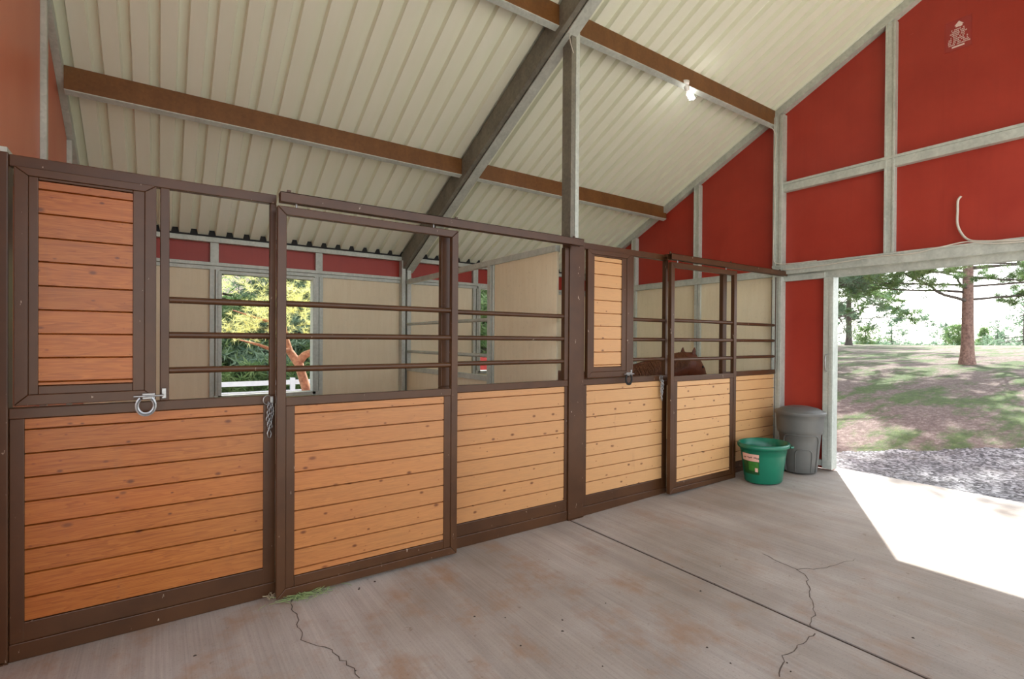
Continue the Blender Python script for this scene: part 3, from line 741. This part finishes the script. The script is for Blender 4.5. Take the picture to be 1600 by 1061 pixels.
# small things lying by the tub
tag(MB().tube([(6.62, -.52, .01), (6.68, -.60, .008), (6.76, -.60, .008), (6.80, -.52, .01), (6.77, -.47, .03)], .008, 8).build('rubber_hose', M['dark'], None, loc=(6.62, -.52, .01)), 'short loop of dark hose on the floor between tub and bin', 'hose')
tag(MB().tube([(6.205, -.055, .26), (6.205, -.055, .50)], .018, 12).tube([(6.205, -.055, .06), (6.205, -.055, .265)], .010, 8).build('capped_pipe', M['lamp_white'], None, loc=(6.205, -.055, .06)), 'slim white capped pipe standing just left of the green tub', 'pipe')

# hay and litter
def hay(cx0, cy0, n, sx, sy, L, mat, label, nm):
    mb = MB()
    for k in range(n):
        x = cx0 + random.gauss(0, sx); y = cy0 - abs(random.gauss(0, sy)); z = random.uniform(.001, .02); a = random.uniform(0, PI); l = random.uniform(.4, 1) * L
        p = Vector((x, y, z)); q = p + Vector((math.cos(a) * l, math.sin(a) * l * .6, random.uniform(-.0, .02))); m_ = (p + q) / 2 + Vector((random.uniform(-.01, .01), random.uniform(-.01, .01), .006))
        mb.tube([p, m_, q], .0016, 3, False)
    return tag(mb.build(nm, M[mat], None, loc=(cx0, cy0, 0)), label, 'hay' if mat == 'hay' else 'litter', kind='stuff')
hay(1.43, -.10, 150, .07, .035, .09, 'hay', 'wisp of green hay poking out under the left sliding door', 'hay_wisp')
hay(1.245, -.03, 26, .012, .015, .05, 'litter', 'bits of pale straw at the foot of the left sliding door post', 'straw_bits')
hay(5.2, -.12, 60, .14, .02, .03, 'litter', 'scattered chaff along the foot of the right sliding door', 'chaff')

# ------------------------------------------------------------------ horse
def ell(c, t, up, a, b, n=20, flat=0):
    t = Vector(t).normalized(); up = Vector(up); s_ = t.cross(up).normalized(); u = s_.cross(t).normalized(); r = []
    for k in range(n):
        an = 2 * PI * k / n; r.append(Vector(c) + s_ * (a * math.cos(an)) + u * (b * math.sin(an)))
    return r
def horse():
    t = thing('horse', (4.9, 1.0, 0), 'chestnut horse standing in the right stall, head level, behind the bars', 'horse')
    yb = .95
    def chain_loft(mb, pts, n=20):
        rings = []
        for i, (p, a, b) in enumerate(pts):
            q0 = Vector(pts[max(i - 1, 0)][0]); q1 = Vector(pts[min(i + 1, len(pts) - 1)][0]); tt = (q1 - q0)
            up = Vector((0, 0, 1)) if abs(tt.normalized().z) < .85 else Vector((1, 0, 0))
            rings.append(ell(p, tt, up, a, b, n))
        mb.loft(rings)
    mb = MB()
    # trunk, rump to chest
    chain_loft(mb, [((4.27, 1.10, .98), .06, .10), ((4.33, 1.10, 1.0), .17, .20), ((4.47, 1.09, 1.0), .235, .245), ((4.67, 1.07, .98), .25, .25), ((4.90, 1.04, .955), .26, .265),
                    ((5.15, 1.0, .945), .25, .275), ((5.35, .95, .95), .215, .285), ((5.50, .92, .96), .18, .27), ((5.60, .90, .96), .12, .19), ((5.64, .90, .96), .05, .09)])
    # neck into head
    chain_loft(mb, [((5.28, .95, .98), .15, .22), ((5.50, .90, 1.05), .125, .235), ((5.76, .84, 1.135), .10, .215), ((6.00, .78, 1.21), .088, .19), ((6.18, .745, 1.265), .085, .175), ((6.32, .72, 1.295), .09, .165),
                    ((6.42, .705, 1.285), .098, .16), ((6.50, .70, 1.235), .10, .145), ((6.575, .695, 1.165), .09, .13), ((6.64, .69, 1.085), .072, .105), ((6.70, .69, 1.01), .058, .085), ((6.745, .69, .95), .055, .072), ((6.78, .69, .90), .052, .062), ((6.80, .69, .865), .036, .04)])
    # jaw
    mb.lathe([(0, -.095), (.06, -.075), (.085, 0), (.06, .075), (0, .095)], (6.40, .71, 1.20), 14)
    # legs
    def leg(pts): mb.tube([p for p, r in pts], [r for p, r in pts], 14)
    for sy in (-.11, .11):
        leg([((5.45, .95 + sy, .95), .12), ((5.45, .95 + sy, .72), .085), ((5.47, .95 + sy, .58), .058), ((5.47, .95 + sy, .44), .048), ((5.465, .95 + sy, .40), .042), ((5.46, .95 + sy, .22), .031), ((5.47, .95 + sy, .12), .038), ((5.50, .95 + sy, .06), .042)])
        leg([((4.47, 1.09 + sy, .95), .18), ((4.53, 1.09 + sy, .75), .13), ((4.49, 1.09 + sy, .60), .075), ((4.38, 1.09 + sy, .50), .052), ((4.36, 1.09 + sy, .45), .048), ((4.38, 1.09 + sy, .24), .034), ((4.40, 1.09 + sy, .13), .04), ((4.43, 1.09 + sy, .06), .044)])
    # ears
    for ex_, sy, lean in ((6.335, .05, .0), (6.44, -.045, -.01)):
        b = Vector((ex_, .71 + sy, 1.42)); tip = b + Vector((.006, lean, .108))
        rings = []
        for u, rr, fl in ((0, .026, .8), (.25, .034, .7), (.5, .030, .6), (.8, .017, .5), (1, .003, .6)):
            c = b.lerp(tip, u); rings.append([c + Vector((math.cos(2 * PI * k / 10) * rr, math.sin(2 * PI * k / 10) * rr * fl, 0)) for k in range(10)])
        mb.loft(rings)
    body = mb.build('body', M['coat'], t)
    rm_ = body.modifiers.new('join', 'REMESH'); rm_.mode = 'VOXEL'; rm_.voxel_size = .012; rm_.use_smooth_shade = True
    s2 = body.modifiers.new('soft', 'SMOOTH'); s2.factor = .5; s2.iterations = 4
    # mane strands lying over the near side of the neck
    mn = MB(); top = [(5.10, .97, 1.20), (5.30, .945, 1.215), (5.52, .895, 1.285), (5.78, .835, 1.345), (6.02, .775, 1.395), (6.18, .745, 1.435), (6.32, .72, 1.455)]
    tp = [Vector(p) for p in top]
    for k in range(520):
        s_ = random.random() * (len(tp) - 1.45); i = int(s_); p = tp[i].lerp(tp[min(i + 1, len(tp) - 1)], s_ - i) + Vector((0, random.uniform(-.015, .01), random.uniform(-.012, .006)))
        l = random.uniform(.2, .32) * (1 if s_ < 3.5 else .62); dx = random.uniform(-.06, .02); nw = .11
        mn.tube([p, p + Vector((dx * .3, -.05, -.015)), p + Vector((dx * .7, -nw - .02, -l * .45)), p + Vector((dx, -nw - .035 + random.uniform(-.01, .01), -l))], [.004, .005, .004, .001], 4, False)
    mn.build('mane', M['mane'], t)
    fk = MB()
    for k in range(30):
        p = Vector((6.38, .70 + random.uniform(-.03, .03), 1.445)); fk.tube([p, p + Vector((.07, -.02, -.0)), p + Vector((.14, random.uniform(-.04, .0), -.09))], [.004, .004, .001], 4, False)
    fk.build('forelock', M['mane'], t)
    tl = MB()
    for k in range(60):
        p = Vector((4.30, 1.1 + random.uniform(-.03, .03), 1.10)); tl.tube([p, p + Vector((-.10, 0, -.05)), p + Vector((-.13 + random.uniform(-.03, .03), random.uniform(-.05, .05), -.5)), p + Vector((-.10, random.uniform(-.05, .05), -.75))], [.012, .012, .008, .002], 5, False)
    tl.build('tail', M['mane'], t)
    for sy in (-1, 1): MB().lathe([(0, -.018), (.012, -.013), (.018, 0), (.012, .013), (0, .018)], (6.555, .695 + sy * .088, 1.255), 12).build('eye', M['eye'], t)
    for sx, yy in ((5.505, .84), (5.505, 1.06), (4.435, .98), (4.435, 1.20)): MB().lathe([(0, 0), (.056, 0), (.044, .065), (0, .065)], (sx, yy, 0), 16).build('hoof', M['hoof'], t)
    t.location.z = .035
horse()

G_ = {'sliding_door': 'sliding stall doors', 'feed_door': 'feed doors in the stall fronts', 'door_track': 'sliding door tracks', 'purlin': 'roof purlins', 'stall_barrier': 'fixed panels of the stall fronts', 'stall_post': 'brown stall posts', 'door_chain': 'door chains', 'latch_keeper': 'latch keepers', 'conifer': 'conifers beyond the back wall', 'distant_tree': 'small trees along the skyline', 'pine_tree': 'open-grown pines'}
# ------------------------------------------------------------------ outdoors
def gz(x, y):
    h = .06
    if x > 8.6: h += 1.47 * (1 - math.exp(-(x - 8.6) / 7.4))
    if x < 7.3: h = .0
    if x < 9 and y > 9: h -= min(.5, (y - 9) * .05)
    if x < 30 and y > 14: h += (y - 14) * .34
    if x > 42: h -= (x - 42) * .03
    return h - .02
xs_ = list(np.arange(-40, 7, 4.0)) + [7.2, 7.45, 7.7] + list(np.arange(8, 48, 1.0)) + list(np.arange(48, 100, 5.0)); ys_ = list(np.arange(-40, 60.1, 2.0))
vs = [(x, y, gz(x, y) + (.03 * math.sin(x * 1.3 + y) * math.cos(y * 1.7) if x > 11 else 0)) for x in xs_ for y in ys_]; ny = len(ys_)
gr = MB().add(vs, [(i * ny + j, (i + 1) * ny + j, (i + 1) * ny + j + 1, i * ny + j + 1) for i in range(len(xs_) - 1) for j in range(ny - 1)], True)
gr.build('yard_ground', M['ground'])['kind'] = 'structure'

def tufts(cs, n, L, wd, up=.2, seed=1):
    """needle clumps as thin triangles around each centre"""
    r = np.random.default_rng(seed); cs = np.repeat(np.array(cs, float), n, 0); N = len(cs)
    d = r.normal(size=(N, 3)); d[:, 2] = d[:, 2] * .8 + up; d /= np.linalg.norm(d, axis=1)[:, None]
    s = np.cross(d, r.normal(size=(N, 3))); s /= np.linalg.norm(s, axis=1)[:, None]
    l = L * r.uniform(.6, 1.15, (N, 1)); b = cs + d * L * .08
    return np.stack([b - s * wd / 2, b + s * wd / 2, b + d * l], 1).reshape(-1, 3)
def mesh_from_tris(name, v, mat, parent):
    me = bpy.data.meshes.new(name); n = len(v) // 3
    me.vertices.add(len(v)); me.vertices.foreach_set('co', v.ravel()); me.loops.add(len(v)); me.loops.foreach_set('vertex_index', np.arange(len(v)))
    me.polygons.add(n); me.polygons.foreach_set('loop_start', np.arange(0, len(v), 3)); me.polygons.foreach_set('loop_total', np.full(n, 3)); me.update(); me.validate()
    me.materials.append(mat); o = bpy.data.objects.new(name, me); C.objects.link(o); o.parent = parent
    return o
def trunk_mesh(H, r0, t, bark, flare=1.0, lean=(0, 0), top=.85, sides=16):
    tr = MB(); P = []; RR = []; n = 30
    for i in range(n + 1):
        u = (i / n) ** 1.7; z = H * top * u - (.3 if i == 0 else 0)
        P.append(Vector((lean[0] * u + .12 * r0 * math.sin(u * 19), lean[1] * u, z))); RR.append(r0 * (1 - u) ** .75 * (1 + flare * .45 * math.exp(-max(z, 0) / .22)) + .01)
    tr.tube(P, RR, sides); o = tr.build('trunk', M[bark], t); o.location = (0, 0, 0); return o
def pine(loc, H, r0, z_first, nb, blen, label, needle, bark, tuft=(9, .16, .010), dens=7, seed=1, droop=.15, extra=None, name='pine_tree', flare=1.0, coarse=None, limb=None):
    """open-grown pine: real limbs with side shoots, each shoot carrying needle tufts"""
    rs = random.Random(seed); t = thing(name, loc, label, 'tree')
    trunk_mesh(H, r0, t, bark, flare); br = MB(); cs = []
    def shoot(p, d, l, rr):
        e = p + d * l + Vector((0, 0, l * rs.uniform(-.08, .14))); mid = (p + e) / 2 + Vector((rs.gauss(0, .06), rs.gauss(0, .06), .05)) * l
        br.tube([p, mid, e], [rr, rr * .6, rr * .2], 4, False); return mid, e
    cs2 = []
    def add_branch(z, az, L, dr, rr, bare=.3, fine=False):
        acc = cs if fine or not coarse else cs2
        p = Vector((0, 0, z)); d = Vector((math.cos(az), math.sin(az), rs.uniform(-.02, .12))); pts = [p.copy()]; n = 9
        for k in range(n):
            d = (d + Vector((rs.gauss(0, .13), rs.gauss(0, .13), -dr / n + rs.gauss(0, .06)))).normalized(); p = p + d * (L / n); pts.append(p.copy())
            if k / n >= bare:
                for q in range(rs.randint(2, 4)):
                    dd = (d * .7 + Vector((rs.gauss(0, .7), rs.gauss(0, .7), rs.gauss(.02, .28)))).normalized(); m_, e = shoot(p, dd, L * rs.uniform(.13, .27), rr * .25)
                    for q2 in range(3):
                        d3 = (dd + Vector((rs.gauss(0, .6), rs.gauss(0, .6), rs.gauss(0, .3)))).normalized(); b0 = m_.lerp(e, rs.uniform(0, 1)); m2, e2 = shoot(b0, d3, L * rs.uniform(.05, .10), rr * .1)
                        for w_ in range(dens if not coarse or fine else 3): acc.append(m2.lerp(e2, rs.uniform(-.2, 1.25)) + Vector((rs.gauss(0, .03), rs.gauss(0, .03), rs.gauss(0, .025))))
            elif rs.random() < .5: shoot(p, (d * .3 + Vector((rs.gauss(0, .6), rs.gauss(0, .6), rs.gauss(0, .4)))).normalized(), L * .1, rr * .12)
        br.tube(pts, [rr * (1 - .85 * i / n) for i in range(n + 1)], 6, False)
    for e in extra or []: add_branch(*e, fine=True)
    for k in range(nb):
        z = z_first + (H - z_first) * (k / nb) * .97; L = blen * (1 - .75 * (z - z_first) / (H - z_first)) * rs.uniform(.75, 1.15)
        add_branch(z, rs.uniform(0, 2 * PI), L, droop, r0 * .26 * (1 - .6 * k / nb))
    bo = br.build('branches', M[limb or bark], t); bo.location = (0, 0, 0)
    v = tufts(cs, *tuft, seed=seed) if cs else np.zeros((0, 3))
    if cs2: v = np.concatenate([v, tufts(cs2, *coarse, seed=seed + 1)])
    mesh_from_tris('needles', v, M[needle], t)
    return t
def crown_tree(loc, H, rad, z0, label, leafm, shape='cone', N=1400, tuft=(7, .34, .05), seed=1, name='conifer', r0=.14):
    """dense crown made of many clumps in whorls"""
    rs = random.Random(seed); t = thing(name, loc, label, 'tree'); trunk_mesh(H, r0, t, 'bark_far', .3, sides=8); cs = []; cl = []
    nc = 90 if shape == 'cone' else 36
    for k in range(nc):
        if shape == 'cone': u = rs.random() ** 1.25; r = rad * (1 - u) ** .8 * rs.uniform(.45, 1.0); z = z0 + (H - z0) * u
        else: u = rs.uniform(0, 1); r = rad * math.sqrt(max(0, 1 - (2 * u - .8) ** 2 / 1.44)) * rs.uniform(.2, 1); z = z0 + (H - z0) * u
        a = rs.uniform(0, 2 * PI); cl.append((r * math.cos(a), r * math.sin(a), z - .15 * r))
    br = MB()
    for c in cl:
        br.tube([(0, 0, c[2] + .1 * rad), c], [.02 + .004 * H, .008], 4, False)
    for k in range(N):
        c = rs.choice(cl); q = rad * (.17 if shape == 'cone' else .24)
        cs.append((c[0] + rs.gauss(0, q), c[1] + rs.gauss(0, q), c[2] + rs.gauss(0, q * .45)))
    b = br.build('branches', M['bark_far'], t); b.location = (0, 0, 0)
    mesh_from_tris('needles', tufts(cs, *tuft, seed=seed), M[leafm], t); return t
def on_ground(x, y): return (x, y, gz(x, y))
def sight(px, dist):   # a spot on the ground in the line of sight of a column of the photo
    q = O_ + (F + R * ((px - 800) / 798.9732)) * dist; return on_ground(q.x, q.y)
# the big pine in the doorway: crown spreads left and right above the lintel
Rr = math.atan2(-.568, .823)   # azimuth to camera right
ex = [(1.62, Rr + PI + .12, 3.9, .05, .042, .34), (1.66, Rr + .10, 3.2, -.10, .038, .2), (1.85, Rr + PI - .28, 4.2, .0, .036, .2), (2.0, Rr - .25, 3.4, -.05, .034, .2), (2.05, Rr + PI + .30, 4.4, .12, .036, .2),
      (2.25, Rr + .30, 3.4, .0, .034, .2), (2.35, Rr + PI - .05, 4.4, .25, .036, .2), (2.55, Rr + PI + .5, 4.4, .3, .034, .2), (1.95, Rr + PI + .65, 3.8, .1, .032, .2), (2.6, Rr, 3.6, .15, .032, .2), (2.6, Rr + PI, 4.6, .22, .036, .2), (2.45, Rr + .1, 3.8, .1, .03, .2), (2.7, Rr + 1.0, 3.2, .1, .03, .2), (2.5, Rr - .7, 3.4, .1, .03, .2), (2.75, Rr + PI - .35, 4.6, .25, .034, .2)]
pine((17.96, .71, gz(17.96, .71)), 10.5, .125, 3.0, 26, 4.4, 'large pine with reddish trunk standing on the lawn outside the doorway', 'needle', 'bark', (9, .13, .011), 11, 5, extra=ex, coarse=(9, .24, .034), limb='bark_far')
pine(sight(1326, 30), 9, .15, 1.5, 34, 3.2, 'slender pine on the crest at the left edge of the doorway view', 'needle_blue', 'bark_far', (6, .26, .034), 4, 5)
# pines standing to the side of the lawn, whose shade falls across it
for i, (x, y, h, lb) in enumerate(((15.9, 4.15, 7.6, 'pine beside the doorway whose grey-green limbs reach in from the left'), (24.0, 8.3, 13, 'pine on the slope left of the doorway, behind the nearer one'), (27.5, 11.6, 13, 'pine farthest out on the slope left of the doorway'))):
    pine(on_ground(x, y), h, .2, 1.9, 26 if i == 0 else 22, 3.3 if i == 0 else 4.6, lb, 'needle_blue' if i == 0 else 'needle', 'bark_far', (9, .2, .02) if i == 0 else (8, .3, .05), 4 if i == 0 else 3, 60 + i)
far = [(1352, 46, 1.9, 1.3, 'low yellow-green bush on the skyline left in the doorway', 'needle'), (1393, 50, 3.0, 2.0, 'rounded blue-green tree on the skyline left of the pine trunk', 'needle_blue'),
       (1478, 50, 2.6, 2.1, 'blue-green tree on the skyline just left of the pine trunk', 'needle_blue'), (1498, 46, 2.2, 1.0, 'small pale tree touching the left side of the pine trunk on the skyline', 'needle'),
       (1538, 48, 2.2, .8, 'small dark pointed tree on the skyline right of the pine trunk', 'needle_dark'), (1558, 50, 3.2, 1.7, 'mid-height skyline tree between the pine trunk and the right picture edge', 'needle_blue'),
       (1600, 36, 4.3, 1.9, 'tall dark tree at the right edge of the doorway view', 'needle_blue')]
for i, (px, d_, h, r_, lb, nd) in enumerate(far):
    crown_tree(sight(px, d_), h, r_, .1, lb, nd, 'round' if i != 4 else 'cone', 420, (7, .32, .06), 20 + i, 'distant_tree', .08)
cs = []
for k in range(420):
    q = sight(random.uniform(1290, 1640), random.uniform(44, 54)); cs.append((q[0], q[1], q[2] + random.uniform(0, .55)))
o = mesh_from_tris('skyline_scrub', tufts(cs, 12, .45, .08, seed=9), M['needle_blue'], None); tag(o, 'low scrub along the skyline beyond the lawn', 'scrub', kind='stuff')

# behind the back wall: orange-barked pine close to window 1, fence, conifers
def window_pine():
    t = thing('pine_tree', (3.05, 6.6, 0), 'young pine with orange forked trunk just outside the left stall window', 'tree')
    tr = MB(); y = 6.6
    tr.tube([(3.03, y, -.1), (3.0, y, .3), (2.97, y, .62), (2.86, y, 1.0), (2.80, y, 1.22)], [.10, .09, .085, .08, .085], 12)
    tr.tube([(2.80, y, 1.18), (2.92, y, 1.32), (3.12, y - .05, 1.42), (3.3, y - .1, 1.7), (3.4, y - .1, 2.4)], [.085, .07, .06, .05, .02], 12)
    tr.tube([(2.80, y, 1.18), (2.66, y + .05, 1.40), (2.60, y + .05, 1.62), (2.5, y, 2.1), (2.45, y, 3.0)], [.08, .065, .055, .045, .02], 12)
    tr.tube([(2.64, y, 1.42), (2.4, y - .1, 1.40), (2.1, y - .2, 1.52), (1.8, y - .3, 1.6)], [.045, .035, .025, .01], 8)
    tr.tube([(2.55, y, 1.9), (2.2, y - .2, 1.95), (1.7, y - .3, 2.1)], [.035, .025, .01], 8)
    tr.build('trunk', M['bark_orange'], t)
    cs = []; rs = random.Random(4)
    for cx_, cz_, r_, n_ in ((1.75, 1.80, .26, 26), (2.15, 2.15, .32, 40), (2.65, 2.35, .42, 60), (1.7, 2.75, .3, 30), (3.1, 2.1, .42, 60), (2.4, 1.78, .2, 22), (3.35, 2.5, .5, 60), (2.3, 3.0, .5, 50), (2.9, 2.9, .5, 50), (2.0, 1.95, .2, 18), (3.2, 1.75, .25, 24)):
        for k in range(n_): cs.append((cx_ + rs.gauss(0, r_ * .6), 6.45 + rs.gauss(0, .3), cz_ + rs.gauss(0, r_ * .5)))
    o = mesh_from_tris('needles', tufts([(a - 3.05, b - 6.6, c) for a, b, c in cs], 24, .13, .006, seed=3), M['needle_yellow'], t)
window_pine()
t = thing('rail_fence', (3.5, 12, gz(3, 12)), 'white three-rail fence seen through the left stall window', 'fence')
zf = gz(3, 12)
for x in np.arange(-1, 14, 2.4): MB().box(x - .06, x + .06, 11.94, 12.06, zf, .52).build('fence_post', M['white'], t)
for z in (.40, .12, -.14): MB().box(-2, 14, 11.97, 12.0, z - .065, z + .065).build('rail', M['white'], t)
bk = [(0.2, 15.5, 9), (4.4, 16, 10), (8.8, 15.5, 9.5), (2.2, 19.5, 12), (6.6, 20, 12), (11.5, 19.5, 12), (13.6, 15.5, 10), (17.5, 19.0, 12), (19.5, 14.5, 10), (24.0, 17.0, 11)]
lbs = ['conifer beyond the fence at the left side of the left window', 'conifer beyond the fence in the middle of the left window', 'conifer beyond the fence at the right side of the left window', 'tall conifer in the second row behind the left window',
       'tall conifer in the second row between the two windows', 'tall conifer in the second row before the right window', 'conifer in the front row left in the right stall window', 'tall conifer in the second row at the right stall window',
       'conifer in the front row at the right stall window', 'furthest right conifer of the row beyond the back wall']
for i, ((x, y, h), lb) in enumerate(zip(bk, lbs)):
    crown_tree((x, y, gz(x, y)), h, 2.1, .1, lb, ('needle_dark', 'needle_blue', 'needle')[i % 3], 'cone', 4200, (7, .32, .06), 40 + i)
cs = [(random.uniform(-4, 26), random.uniform(12.8, 13.6), gz(3, 13) + random.uniform(0, 1.1)) for k in range(1500)]
for k in range(3600):
    x = random.uniform(-3, 24); y = 14 + 9 * random.random(); cs.append((x, y, gz(x, y) + random.uniform(0, 1.6)))
o = mesh_from_tris('hedge_growth', tufts(cs, 10, .34, .06, seed=12), M['needle'], None); tag(o, 'bushy undergrowth behind the white fence', 'undergrowth', kind='stuff')
t = thing('red_shed_wall', (8.1, 8.0, 0), 'red painted panel standing outside the right stall window', 'panel')
MB().box(7.4, 9.0, 7.98, 8.02, 0, 1.22).build('sheet', M['redboard'], t)
for x in (7.5, 8.9): MB().box(x - .04, x + .04, 8.02, 8.10, 0, 1.22).build('upright', M['white'], t)
for o in list(bpy.data.objects):
    k = o.name.split('.')[0]
    if o.parent is None and k in G_: o['group'] = G_[k]
